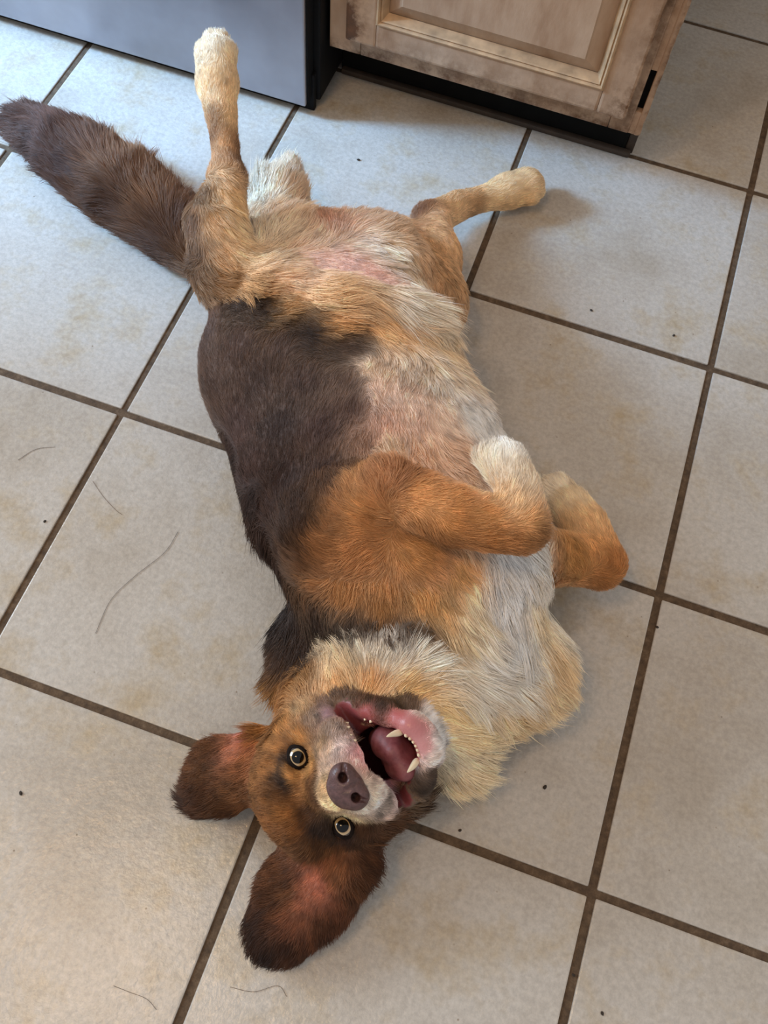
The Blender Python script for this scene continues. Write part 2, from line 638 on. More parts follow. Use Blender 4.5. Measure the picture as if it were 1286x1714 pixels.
# belly flap between the thighs
chain([(405, 470, .170, 42), (470, 492, .182, 46), (560, 520, .190, 48), (690, 542, .165, 44)], .020, HIND)
# hind leg in the air
chain([(470, 470, .10, 115), (385, 452, .165, 60)], .03, HIND)
chain([(372, 445, .180, 52), (362, 375, .20, 49), (380, 300, .215, 30)], .012, HIND)
chain([(381, 298, .215, 25), (377, 245, .225, 22), (371, 195, .235, 25), (364, 140, .24, 31)], .012, HIND)
chain([(364, 140, .24, 31), (361, 95, .245, 33)], .012, HIND)
for du, dv, rr in ((-20, 4, 14), (-7, -12, 15), (9, -12, 15), (23, 6, 14)):
    chain([(361 + du * .7, 105, .247, rr), (360 + du, 78 + dv, .247, rr)], .005, HIND)
# pale tuft behind it
chain([(440, 420, .11, 50), (468, 330, .10, 34), (480, 292, .10, 20)], .03, HIND)
# hind leg stretched along the floor
chain([(640, 480, .09, 110), (715, 510, .075, 62)], .03, HIND)
chain([(712, 505, .08, 58), (722, 430, .07, 44), (722, 372, .055, 31)], .02, HIND)
chain([(722, 368, .052, 29), (765, 345, .04, 24), (805, 334, .032, 20), (848, 320, .03, 26)], .012, HIND)
chain([(848, 320, .03, 26), (880, 312, .028, 30)], .012, HIND)
for du, dv, rr in ((8, -19, 11), (21, -7, 12), (23, 8, 12), (12, 20, 11)):
    chain([(868, 313 + dv * .8, .028, rr), (882 + du * .8, 312 + dv, .026, rr)], .005, HIND)
# tail
chain([(372, 445, .05, 45), (300, 388, .044, 56), (215, 325, .046, 63), (120, 256, .044, 56), (52, 214, .036, 38)], .03, TAIL, .85)
# near foreleg: upper arm, forearm folded across the chest, paw bent back at the wrist
chain([(572, 888, .155, 92), (690, 930, .165, 84)], .022, FORE)
chain([(560, 880, .16, 80), (645, 820, .225, 52)], .03, FORE)
chain([(648, 815, .235, 46), (760, 862, .245, 52), (868, 885, .245, 41)], .012, FORE)
chain([(885, 882, .245, 37), (868, 820, .25, 37), (850, 780, .25, 38)], .010, FORE)
for du, dv, rr in ((-34, 0, 16), (-18, -18, 17), (2, -24, 17), (20, -10, 16)):
    chain([(852 + du * .6, 795, .25, rr), (843 + du, 765 + dv * .6, .248, rr)], .005, FORE)
# far foreleg: wrist and paw on the far side of the chest
chain([(880, 925, .12, 50), (1003, 945, .075, 38)], .02, FORE)
chain([(1008, 942, .075, 38), (975, 880, .075, 40), (955, 850, .072, 37)], .012, FORE)
for du, dv, rr in ((-24, 4, 15), (-12, -10, 16), (5, -14, 16), (20, -4, 14)):
    chain([(952 + du * .6, 852, .072, rr), (931 + du, 822 + dv, .07, rr)], .006, FORE)

# ------------------------------------------------------------------ dog: head, modelled in its own frame (x to its left eye, y out of the face, z to the crown)
HO = at(540, 1322, .102)
hy = CAM - HO
hy = hy / np.linalg.norm(hy)
e1, e2 = at(497, 1267, .10), at(573, 1384, .10)
hx = e2 - e1
hx -= hy * (hx @ hy)
hx /= np.linalg.norm(hx)
hz = np.cross(hx, hy)
YAW, PITCH = math.radians(7), math.radians(4)
hy, hx = hy * math.cos(YAW) + hx * math.sin(YAW), hx * math.cos(YAW) - hy * math.sin(YAW)
hy, hz = hy * math.cos(PITCH) + hz * math.sin(PITCH), hz * math.cos(PITCH) - hy * math.sin(PITCH)
HM = np.stack([hx, hy, hz], 1)                   # columns = axes: world = HO + HM @ local


def hd(x, y, z):
    return HO + HM @ (np.array([x, y, z], float) / 1000)


def hcap(a, b, ra, rb, k=8, reg=HEAD, op=1, zs=1.0, s=None):
    S_ = S if s is None else s
    S_.cap(hd(*a), hd(*b), ra / 1000, rb / 1000, k / 1000, reg, zs, op, HM)


def hell(c, r, k=8, reg=HEAD, op=1, s=None):
    S_ = S if s is None else s
    S_.ell(hd(*c), np.array(r) / 1000, k / 1000, reg, op, HM)


hell((0, -48, 12), (64, 50, 54), 12)
hell((0, -20, 32), (48, 32, 26), 14)
for sx in (-1, 1):
    hell((44 * sx, -34, -20), (28, 40, 40), 16)          # cheek
    hell((25 * sx, 0, 15), (16, 13, 10), 10)             # brow
    hcap((29 * sx, 4, -26), (13 * sx, 66, -30), 19, 12.5, 12)   # flews
    hcap((54 * sx, -12, -42), (36 * sx, 22, -38), 9, 11, 10)  # upper lip running back to the corner of the mouth
    hcap((36 * sx, 22, -38), (15 * sx, 58, -38), 11, 11, 8)
hcap((0, 0, -6), (0, 66, -17), 25, 16, 12)               # bridge of the muzzle
hell((0, 70, -31), (19, 12, 13), 8)
hcap((0, 84, -32), (0, 74, -47), 3.2, 2.6, 3, HEAD, -1)  # groove of the lip
for sx in (-1, 1):
    hell((9.5 * sx, 84, -25.5), (5, 14, 4.2), 2, MOUTH, -1)  # nostrils
# lower jaw: two rami meeting at the chin, floor of the mouth between them
for sx in (-1, 1):
    hcap((55 * sx, -16, -54), (34 * sx + 6, 10, -80), 11, 11, 9)
    hcap((34 * sx + 6, 10, -80), (13 * sx + 7, 34, -96), 11, 10, 9)
hcap((-6, 34, -96), (20, 34, -96), 10, 10, 9)
hell((8, 31, -101), (22, 12, 13), 8)
hell((4, -12, -96), (40, 24, 24), 14)
hell((0, -40, -70), (46, 36, 36), 14)
# mouth cavity
hcap((4, -24, -64), (7, 26, -72), 26, 21, 5, MOUTH, -1)
hell((0, 4, -54), (57, 16, 8.5), 5, MOUTH, -1)
hell((4, 12, -64), (33, 15, 14), 5, MOUTH, -1)
# eye sockets
for sx in (-1, 1):
    hell((36.5 * sx, 4, 2.5), (11.5, 11, 9.5), 3, HEAD, -1)
# ears: flaps fallen open onto the floor
def ear(base, mid, tip, wb, wm, wt, th=.30):
    pts = [px(*base, wb), px(*mid, wm), px(*tip, wt)]
    for (a, ra), (b, rb) in zip(pts[:-1], pts[1:]):
        S.cap(a, b, ra, rb, .012, EAR, th)


ear((435, 1275, .060), (372, 1298, .040), (342, 1322, .026), 58, 58, 44)
ear((575, 1440, .060), (512, 1495, .034), (470, 1552, .022), 62, 76, 62)

lo = np.array([-0.62, -1.62, -0.006])
hi = np.array([0.95, 0.06, 0.42])
allp = np.concatenate([[q['a'] for q in S.p], [q['b'] for q in S.p if q['t'] == 0]])
lo[:2] = allp[:, :2].min(0) - .17
hi[:2] = allp[:, :2].max(0) + .17
hi[2] = 0.36
BV, BQ, BR = S.mesh(lo, hi, 0.003, floor=0.0015)
BV = smooth_mesh(BV, BQ, 2, 0.4)

# ------------------------------------------------------------------ dog: coat map
# guides read off the animal: place (as seen in the photograph), hair colour, lie of the hair (None = away from the nose), length in mm
N_ = None
GUIDES = [
    # tail
    (330, 430, '33201a', -8, -6, 24), (270, 395, '3c251b', -8, -6, 26), (200, 340, '422a20', -8, -6, 28), (120, 285, '472e26', -8, -6, 28),
    (60, 235, '4e352c', -8, -6, 26), (280, 345, '8a6446', -3, -9, 40), (230, 300, '7d5a42', -4, -9, 42), (160, 250, '6a4c3e', -6, -9, 38), (245, 275, 'a07a58', -3, -9, 40), (200, 258, '8e6a50', -4, -9, 38),
    (90, 205, '6a4636', -7, -8, 34), (45, 200, '5c4034', -9, -7, 30), (310, 370, '6b4a36', 1, -9, 30),
    # raised hind leg
    (345, 90, 'dcc6a4', 0, -9, 6), (362, 75, 'e6d9c0', 0, -9, 6), (380, 100, 'd9bd92', 0, -9, 6), (360, 130, 'd8b98e', 0, -9, 6),
    (345, 160, 'd9bf98', 0, -9, 6), (385, 160, 'd2b184', 0, -9, 6), (362, 190, '7c5a3e', 0, -9, 6), (385, 195, 'cfae80', 0, -9, 6),
    (358, 225, '7a563a', 0, -9, 6), (375, 235, 'b98f62', 0, -9, 6), (398, 240, '6a4a34', 0, -9, 6), (378, 265, 'b08862', 0, -9, 7),
    (400, 270, '5f4534', 0, -9, 7), (375, 295, 'c0a078', 4, 5, 12), (345, 320, '7f6650', 3, 6, 12), (385, 330, 'c9a878', 6, 5, 16),
    (325, 370, '71594a', 2, 8, 10), (355, 370, 'b8946a', 6, 5, 14), (395, 370, 'd6bd96', 7, 5, 18), (330, 420, '7d624c', 3, 7, 10),
    (365, 425, 'b48d62', 7, 4, 14), (405, 425, 'd2b488', 7, 4, 18), (345, 470, '8a6a4c', 5, 3, 12), (385, 470, '9c7448', 8, 2, 16),
    # pale tuft
    (440, 330, 'e2d6c0', -1, -9, 36), (470, 300, 'e4d8c4', 1, -9, 34), (490, 320, 'c9ab8c', 3, -9, 26), (480, 350, 'cdb090', 2, -9, 24),
    (435, 390, 'dccbb0', 0, -9, 30), (450, 430, 'd6bd9e', 3, -8, 26),
    # groin
    (520, 400, 'd0b498', 4, -7, 22), (555, 370, 'a87c60', 2, -8, 14), (600, 365, 'c8ab90', 2, -9, 28), (640, 365, 'bda288', 4, -8, 24),
    (675, 385, 'b29474', 5, -6, 14), (580, 445, 'd6ac9a', 5, 3, 5), (540, 440, 'd4ac94', 5, 2, 8), (615, 455, 'd4a896', 6, 3, 5),
    (630, 420, 'dccab4', 5, 5, 28), (670, 430, 'd9c4a8', 4, 7, 32), (510, 455, 'd0ae8c', 7, 2, 16), (690, 470, 'e0d0ba', 3, 8, 40),
    # crease under the flap: the fold's shadow put into the hair colour
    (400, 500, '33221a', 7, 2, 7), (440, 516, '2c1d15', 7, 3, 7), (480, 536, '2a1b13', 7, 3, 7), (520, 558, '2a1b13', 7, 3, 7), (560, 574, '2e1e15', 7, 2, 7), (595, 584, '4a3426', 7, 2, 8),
    # flap of long golden hair
    (420, 480, 'a87c4a', 9, 3, 26), (480, 490, 'c99c68', 9, 3, 36), (540, 500, 'cfa878', 9, 3, 36), (600, 510, 'd4b48c', 9, 3, 38),
    (660, 515, 'ded0bc', 8, 4, 40), (710, 520, 'dccbb2', 6, 7, 40), (470, 520, 'b8874e', 9, 4, 30), (560, 545, 'c08e56', 9, 3, 32),
    (640, 550, 'c9a272', 8, 3, 34), (720, 560, 'd2b894', 5, 6, 36), (745, 545, 'c0a484', 4, 8, 26),
    # leg along the floor
    (735, 420, 'b4926a', 2, 8, 10), (750, 460, 'a5845f', 1, 9, 14), (745, 500, 'a98864', 1, 9, 16), (700, 440, 'b89a7a', 3, 8, 16),
    (708, 352, '80583c', -1, -6, 7), (735, 360, 'd0b08a', 2, 5, 7), (742, 390, 'c4a076', 2, 8, 7), (770, 345, 'caa67a', 8, -3, 6),
    (798, 338, '8a6844', 8, -3, 6), (790, 325, 'c8a478', 8, -3, 6), (830, 325, 'd4b486', 8, -3, 6), (870, 300, 'dcc096', 8, -3, 6),
    (895, 310, 'd9bb90', 8, -3, 6), (880, 335, 'c9a676', 8, -3, 6),
    # flank
    (350, 520, '6a5040', 2, -9, 9), (345, 560, '5f4a40', -1, -9, 8), (400, 500, '55402f', 6, -3, 12), (440, 520, '3a291e', 7, 1, 12),
    (520, 560, '36261d', 8, 2, 10), (580, 580, '4c3a30', 6, 1, 9), (400, 580, '574238', -1, -9, 8), (470, 580, '513d33', 0, -9, 8),
    (360, 640, '5a463c', -1, -9, 8), (430, 640, '4a372e', -1, -9, 8), (510, 640, '4a362d', 0, -9, 8), (580, 640, '5c463a', 1, -9, 9),
    (400, 720, '56413a', -1, -9, 8), (470, 720, '3a2a24', -1, -9, 8), (540, 720, '452f28', 0, -9, 8), (590, 690, '543c32', 1, -9, 9),
    (420, 790, '4c3730', -2, -9, 9), (480, 800, '3c2922', -1, -9, 9), (540, 790, '3f2a21', 0, -9, 9), (450, 860, '422d24', -2, -8, 10),
    (500, 880, '3a261c', -1, -9, 10), (548, 845, '6e4a2a', -2, -8, 10),
    (500, 842, '36251c', -1, -9, 10), (478, 885, '38261c', -2, -8, 10), (468, 925, '3c281c', -3, -6, 12), (505, 905, '4e3420', -3, -7, 11), (525, 862, '44301f', -2, -8, 11), (545, 815, '4c3424', -2, -8, 11), (488, 950, '5c3d22', -4, -2, 12), (575, 785, '5a3e2a', -3, -7, 11),
    # back along the floor
    (425, 830, '2c1e18', -4, 6, 16), (440, 890, '38251b', -5, 7, 30), (448, 950, '2c1d16', -4, 8, 32), (465, 1010, '261913', -3, 9, 30),
    (490, 1040, '2b1c14', -2, 9, 28), (390, 770, '3a2a22', -4, 3, 12),
    # belly
    (620, 610, 'd8c0a6', 0, 9, 14), (680, 610, 'dcc8b2', 1, 9, 18), (730, 600, 'd6c2a8', 3, 8, 30), (640, 650, 'ccb09c', 0, 9, 10),
    (690, 660, 'd8c0ae', 0, 9, 10), (740, 640, 'e2d6c8', 2, 9, 16), (640, 710, 'b89480', 0, 9, 10), (700, 710, 'd4b6a2', 0, 9, 9),
    (750, 700, 'dcc4b0', 1, 9, 10), (790, 700, 'ecebe8', 3, 9, 12), (820, 725, 'ecebe8', 3, 8, 12), (620, 740, '8c6a56', -1, 8, 10),
    (700, 755, 'caa486', 2, 8, 14), (760, 750, 'cfae92', 4, 6, 16), (660, 755, 'd9c0a4', -3, -7, 18),
    # near foreleg
    (590, 800, 'a2703e', -4, -6, 12), (640, 785, '9a6840', -4, -6, 14), (670, 800, '8f5f3a', 3, -3, 12), (560, 850, '9a6638', -5, -5, 12),
    (610, 860, 'a4703c', -6, -4, 11), (540, 910, '946032', -6, -2, 11), (600, 920, 'a26c3a', -5, 3, 11), (520, 970, '8f5d30', -5, 3, 12),
    (580, 990, 'a06c38', -2, 7, 12), (650, 970, 'a87440', 1, 6, 12), (640, 1020, '96652f', 0, 8, 12), (710, 1000, 'b38348', 2, 7, 14),
    (770, 960, 'b58850', 4, 6, 16), (700, 920, 'a4703a', 4, 3, 10), (740, 1020, 'b8905a', 3, 7, 18),
    (700, 825, 'b27c44', 8, 3, 9), (760, 830, 'b47e46', 8, 3, 9), (760, 870, 'a87038', 8, 2, 9), (820, 860, 'b07a40', 8, 2, 9),
    (820, 900, '9a642e', 8, 1, 9), (870, 900, '925e2c', 7, 1, 8), (730, 900, '805228', 8, 2, 10), (890, 870, 'b98a54', 5, -6, 8),
    (905, 895, '7c5026', 6, 3, 8), (870, 840, 'd2b084', 0, -9, 8), (885, 810, 'e2d2ba', -1, -9, 8), (850, 790, 'e6d8c2', -2, -9, 8),
    (830, 755, 'ece6da', -3, -8, 8), (855, 745, 'ece8e0', -1, -8, 8), (815, 770, 'd8c8ae', -4, -6, 12), (840, 825, 'cda878', 2, -7, 9),
    # far foreleg
    (925, 812, 'e6dac6', -5, -7, 7), (950, 830, 'e0cba8', -5, -7, 7), (965, 870, 'd4b284', -5, -7, 8), (990, 880, 'c9a272', -4, -8, 8),
    (1000, 910, 'b88852', -4, -8, 8), (1030, 940, 'a06a36', -3, -8, 8), (1010, 965, '945f2c', 4, 3, 8), (970, 930, 'a8783e', -5, -6, 10),
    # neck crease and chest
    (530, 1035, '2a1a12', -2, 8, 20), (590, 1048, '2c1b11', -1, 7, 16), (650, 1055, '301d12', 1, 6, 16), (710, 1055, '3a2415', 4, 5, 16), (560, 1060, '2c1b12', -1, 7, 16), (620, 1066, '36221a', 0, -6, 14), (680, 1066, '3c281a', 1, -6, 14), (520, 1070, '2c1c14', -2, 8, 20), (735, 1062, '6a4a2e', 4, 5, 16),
    (850, 950, 'ecebea', 1, 9, 26), (900, 960, 'e6ddd0', 3, 9, 30), (830, 1010, 'ece8e4', 1, 9, 30), (790, 1020, 'e4d3b4', 2, 8, 30),
    (900, 1030, 'dcc7a4', 4, 9, 34), (950, 1040, 'e6ddcc', 7, 6, 36), (860, 1070, 'ecebe8', 3, 9, 36), (930, 1100, 'd2b68c', 6, 7, 36),
    (800, 1080, 'eae4da', 3, 8, 36), (750, 1060, 'dcc296', 2, 6, 28), (730, 1110, 'e6dcc8', 7, 3, 36), (850, 1130, 'e6dfd2', 7, 5, 40),
    (920, 1150, 'ccb48e', 7, 6, 38), (780, 1150, 'e8e0d2', 7, 5, 38), (850, 1190, 'c8ae84', 7, 7, 38), (600, 1100, 'e4dccc', -1, -8, 22),
    (660, 1096, 'ece6dc', 0, -8, 22), (560, 1112, 'd6c09c', -2, -7, 20), (700, 1110, 'eae2d4', 4, -5, 26), (640, 1112, 'e6dac4', 2, -6, 24), (590, 1118, 'd6b98a', 0, -6, 20), (680, 1140, 'd2ac70', 4, -3, 18),
    # cheeks and throat
    (620, 1145, 'b8823f', 3, -5, 14), (570, 1150, 'b08046', -2, -6, 14), (690, 1160, 'cfa566', 6, -2, 16), (740, 1190, 'd8bc88', 8, 1, 22),
    (770, 1240, 'd9c49c', 8, 4, 32), (790, 1290, 'dccbaa', 8, 5, 36), (760, 1320, 'd2bd98', 7, 6, 34), (740, 1280, 'd6c4a2', 7, 5, 24),
    (470, 1100, '40291a', -4, 6, 24), (500, 1090, '33221a', -2, 7, 24), (450, 1150, '94662f', -5, 7, 28), (480, 1150, 'a47038', -4, 8, 26),
    (440, 1190, '8a5d2c', -6, 7, 26), (510, 1140, '8f6434', -2, -3, 18), (460, 1200, '7f5528', -4, 8, 24),
    # face
    (505, 1190, '9a7a54', N_, N_, 9), (475, 1215, '9a6a36', N_, N_, 12), (525, 1205, '7e6a5c', N_, N_, 7), (555, 1225, '8a766a', N_, N_, 6), (540, 1245, '8c7258', N_, N_, 6),
    (580, 1245, 'ab958a', N_, N_, 5), (565, 1255, 'a8948a', N_, N_, 5), (600, 1255, 'd49c9c', N_, N_, 2), (615, 1275, 'd898a0', N_, N_, 1.5), (550, 1262, 'ab9078', N_, N_, 5),
    (520, 1285, 'a5763e', N_, N_, 6), (500, 1238, '9a6b38', N_, N_, 6), (490, 1296, 'a8763e', N_, N_, 6), (474, 1312, '22150e', N_, N_, 6), (482, 1322, '2e1d12', N_, N_, 6), (538, 1396, '22150e', N_, N_, 6), (545, 1384, '2a1a10', N_, N_, 6), (468, 1300, '3a2616', N_, N_, 6),
    (455, 1285, '8c5d2e', N_, N_, 9), (445, 1340, '7e5228', N_, N_, 11), (495, 1345, '734a24', N_, N_, 8), (525, 1335, '563820', N_, N_, 6),
    (540, 1320, 'b09068', N_, N_, 4), (553, 1348, 'cbb084', N_, N_, 4), (580, 1362, 'd4be94', N_, N_, 4), (560, 1372, '5e3e22', N_, N_, 5),
    (535, 1405, '63401f', N_, N_, 9), (495, 1385, '7c4e24', N_, N_, 9), (528, 1390, '2e1d14', N_, N_, 5), (610, 1385, '4c301b', N_, N_, 8),
    (655, 1375, '553720', 9, 2, 20), (690, 1368, '46301c', 9, 1, 28), (560, 1420, '5c3a1e', N_, N_, 12), (620, 1415, '50331b', 9, 1, 18),
    (655, 1325, 'cdb6ae', N_, N_, 5), (640, 1335, 'c0b2a8', N_, N_, 6), (635, 1302, 'd898a0', N_, N_, 1.5), (615, 1345, 'd0c2b2', N_, N_, 6), (645, 1345, '95867a', N_, N_, 8),
    (680, 1340, '766656', N_, N_, 8), (450, 1375, '74481f', N_, N_, 12), (478, 1268, '2a1c15', N_, N_, 5), (484, 1252, '6a4526', N_, N_, 5), (512, 1262, '7c5430', N_, N_, 5), (500, 1283, '5a3a20', N_, N_, 5), (556, 1388, '2a1b13', N_, N_, 5), (578, 1402, '33211a', N_, N_, 6), (592, 1378, '4a301c', N_, N_, 5), (566, 1366, '8a6a44', N_, N_, 5), (470, 1330, '6a4422', N_, N_, 8), (515, 1360, '4e321c', N_, N_, 7), (505, 1320, '8a5d30', N_, N_, 7), (480, 1360, '8a5a2a', N_, N_, 10), (520, 1310, '6e4826', N_, N_, 6), (470, 1250, '8e5f2e', N_, N_, 8),
    # lower jaw
    (736, 1245, 'ece8e4', 8, 0, 5), (732, 1222, 'ece8e4', 8, -2, 5), (722, 1203, 'ece6e2', 8, -4, 5), (700, 1192, 'd8c4ba', 4, -7, 5), (702, 1222, 'b47474', 6, -2, .8),
    (712, 1250, 'b87c7a', 6, 1, .8), (728, 1268, 'e0d2c8', 8, 2, 5), (690, 1208, 'ac6866', 6, -2, .8), (670, 1195, 'a85a58', 0, -5, .6), (610, 1192, '9a4e4c', 0, -5, .6), (640, 1178, '4a382e', 3, -6, 5),
    (585, 1172, '5a4434', 0, -7, 6), (612, 1174, '54402f', 1, -7, 6), (665, 1178, '56432f', 2, -7, 6), (560, 1176, '6a5240', -2, -7, 6), (690, 1178, '6a5444', 3, -7, 7), (552, 1190, '8a6a6c', -3, -5, .8), (725, 1290, '54443a', 7, 3, 5),
    (705, 1320, '463a32', 7, 3, 6), (745, 1270, 'd9ccb8', 8, 3, 10),
    # ears
    (408, 1225, 'b87464', -6, 2, 3), (392, 1250, 'a06850', -7, 3, 5), (415, 1270, '8c5c3a', -6, 4, 10), (400, 1325, '6a4628', -7, 4, 12),
    (370, 1345, '4c3019', -7, 5, 12), (340, 1290, '5a3b22', -8, 4, 10), (325, 1330, '462b18', -8, 4, 10), (308, 1350, '382213', -8, 4, 12),
    (355, 1250, '55371f', -7, 0, 12), (375, 1240, '6a4228', -7, 0, 10), (350, 1370, '3c2414', -6, 6, 12),
    (535, 1480, '9c5c46', -4, 6, 3), (515, 1505, '85503a', -4, 7, 5), (560, 1465, '7a4e2e', -4, 6, 8), (480, 1490, '5e3c22', -6, 6, 9),
    (450, 1500, '4a2d19', -7, 5, 10), (425, 1550, '382111', -7, 5, 11), (440, 1595, '2c1a0f', -5, 8, 11), (490, 1590, '3c2414', -2, 8, 11),
    (540, 1550, '4a2c18', 2, 8, 11), (500, 1545, '6a3f28', -4, 8, 6), (590, 1490, '4c2f1a', 5, 7, 12), (620, 1450, '442a18', 7, 5, 14),
    (530, 1430, '6e4624', -3, 7, 12), (460, 1450, '5a3820', -6, 5, 11),
]


def quad_normals(V, Q):
    n = np.cross(V[Q[:, 2]] - V[Q[:, 0]], V[Q[:, 3]] - V[Q[:, 1]])
    return n


QN = quad_normals(BV, BQ)
VN = np.zeros_like(BV)
for c_ in range(4):
    for x_ in range(3):
        VN[:, x_] += np.bincount(BQ[:, c_], QN[:, x_], len(BV))
VN /= np.linalg.norm(VN, axis=1)[:, None] + 1e-12
bvh = BVHTree.FromPolygons([tuple(v) for v in BV], [tuple(q) for q in BQ])
QR = BR[BQ[:, 0]]
GP, GC, GD, GL, GR = [], [], [], [], []
for u, v, c, du, dv, L in GUIDES:
    hit = None
    for k in range(0, 40):                       # a guide that misses slides to the nearest coat
        for a_ in np.linspace(0, 2 * math.pi, 1 if k == 0 else 12, endpoint=False):
            r = ray(u + 3 * k * math.cos(a_), v + 3 * k * math.sin(a_))
            hit = bvh.ray_cast(Vector(CAM), Vector(r).normalized())
            if hit[0] is not None:
                break
        if hit[0] is not None:
            break
    p, n, fi = np.array(hit[0]), np.array(hit[1]), hit[2]
    if du is None:
        du, dv = (u - 592) / 60, (v - 1310) / 60
    m = mpp(p) * 4
    q = p + (RC.T @ np.array([du, dv, 0.0])) * m
    d = q - p
    if n @ (CAM - p) < 0:
        n = -n
    d = d - n * (d @ n)
    d /= np.linalg.norm(d) + 1e-9
    GP.append(p)
    GC.append(srgb(c, False))
    GD.append(d)
    GL.append(L / 1000)
    GR.append(QR[fi])
GP, GC, GD, GL, GR = map(np.array, (GP, GC, GD, GL, GR))
GR = np.where(GR == MOUTH, HEAD, GR)


def coat(P, R):
    """colour, lie and length of the coat at points P of regions R"""
    C = np.zeros((len(P), 3))
    D = np.zeros((len(P), 3))
    L = np.zeros(len(P))
    R = np.where(R == MOUTH, HEAD, R)
    for s0 in range(0, len(P), 20000):
        sl = slice(s0, s0 + 20000)
        d2 = ((P[sl][:, None, :] - GP[None]) ** 2).sum(2)
        d = np.sqrt(d2) + np.where(R[sl][:, None] != GR[None], 0.03, 0.0)
        ee = np.where((R[sl] == HEAD), 0.005, np.where(R[sl] == EAR, .008, np.where(R[sl] == TAIL, .03, .013)))[:, None]
        w = 1.0 / (d * d + ee * ee) ** 2
        w /= w.sum(1, keepdims=True)
        C[sl] = w @ GC
        D[sl] = w @ GD
        L[sl] = w @ GL
    return C, D, L


def vnoise(P, f, seed):
    """cheap smooth noise: sum of a few random plane waves"""
    r = np.random.default_rng(seed)
    o = np.zeros(len(P))
    for _ in range(7):
        o += np.sin((P @ (r.normal(size=3) * f)) + r.uniform(0, 6.28))
    return o / 3.0


dog = empty('dog', (float(at(600, 750, 0)[0]), float(at(600, 750, 0)[1]), 0))
tag(dog, 'brown, tan and white fluffy dog lying on its back with open mouth on the tiles', 'dog')

bs = NT('dog_skin_and_undercoat')
an = bs.n('ShaderNodeAttribute', attribute_name='coat_color')
bs.l(an.outputs['Color'], bs.b.inputs['Base Color'])
wt = bs.n('ShaderNodeAttribute', attribute_name='wet')
bs.l(bs.ramp(wt.outputs['Fac'], [(0.0, (0.75,) * 3 + (1,)), (1.0, (0.28,) * 3 + (1,))]), bs.b.inputs['Roughness'])
bs.b.inputs['Specular IOR Level'].default_value = 0.35
bs.bump(bs.noise(420, 3, 0.6, bs.pos()), 0.35, 0.001)
body = np_mesh('body', BV, BQ, bs.m, dog)
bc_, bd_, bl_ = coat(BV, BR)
PJ = (BV - HO) @ HM * 1000                        # head-frame millimetres
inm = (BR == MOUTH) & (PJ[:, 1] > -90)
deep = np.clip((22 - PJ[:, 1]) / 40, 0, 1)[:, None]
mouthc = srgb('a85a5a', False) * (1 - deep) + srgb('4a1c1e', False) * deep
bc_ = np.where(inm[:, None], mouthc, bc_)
bc_ = np.where((inm & (PJ[:, 2] > -38) & (PJ[:, 1] > 55))[:, None], srgb('1c1212', False), bc_)  # nostril holes: their shade painted near-black into the skin colour
ca = body.data.attributes.new('coat_color', 'FLOAT_COLOR', 'POINT')
ca.data.foreach_set('color', np.c_[bc_, np.ones(len(bc_))].astype(np.float32).ravel())
wa = body.data.attributes.new('wet', 'FLOAT', 'POINT')
wa.data.foreach_set('value', np.where(inm | (bl_ < .0012), 1.0, 0.0).astype(np.float32))

# ------------------------------------------------------------------ dog: fur
NHAIR, NPT = 330000, 5
area = np.linalg.norm(QN, axis=1) * 0.5
qc = BV[BQ].mean(1)
qn = QN / (np.linalg.norm(QN, axis=1)[:, None] + 1e-12)
QRG = BR[BQ].max(1)
dens = np.where(QRG == HEAD, 2.0, np.where(QRG == EAR, 1.7, np.where(QRG == TAIL, 1.3, 1.0)))
facing = (qn * (CAM - qc)).sum(1) / np.linalg.norm(CAM - qc, axis=1)
dens = dens * np.where(facing > -0.25, 1.0, 0.35) * np.where(qc[:, 2] < 0.004, 0.15, 1.0)
hl = (qc - HO) @ HM * 1000
dens = dens * ((BR[BQ] == MOUTH).sum(1) < 1)
for sx in (-1, 1):
    dens = dens * (np.sqrt(((hl - np.array([36.5 * sx, 4, 2.5])) ** 2).sum(1)) > 10.4)
dens = dens * (np.sqrt((((hl - np.array([0, 82, -25])) / np.array([20, 16, 15])) ** 2).sum(1)) > 1.0)
pr = area * dens
pick = RNG.choice(len(BQ), NHAIR, p=pr / pr.sum())
a_, b_ = RNG.random(NHAIR)[:, None], RNG.random(NHAIR)[:, None]
q4 = BV[BQ[pick]]
n4 = VN[BQ[pick]]
bil = lambda A: (A[:, 0] * (1 - a_) + A[:, 1] * a_) * (1 - b_) + (A[:, 3] * (1 - a_) + A[:, 2] * a_) * b_
HP = bil(q4)
HN = bil(n4)
HN /= np.linalg.norm(HN, axis=1)[:, None]
HR = QRG[pick]
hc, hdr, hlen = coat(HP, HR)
keep = hlen > 0.0012
HP, HN, HR, hc, hdr, hlen = (x[keep] for x in (HP, HN, HR, hc, hdr, hlen))
n_ = len(HP)
td = hdr - HN * (hdr * HN).sum(1)[:, None]
td /= np.linalg.norm(td, axis=1)[:, None] + 1e-9
bt = np.cross(HN, td)
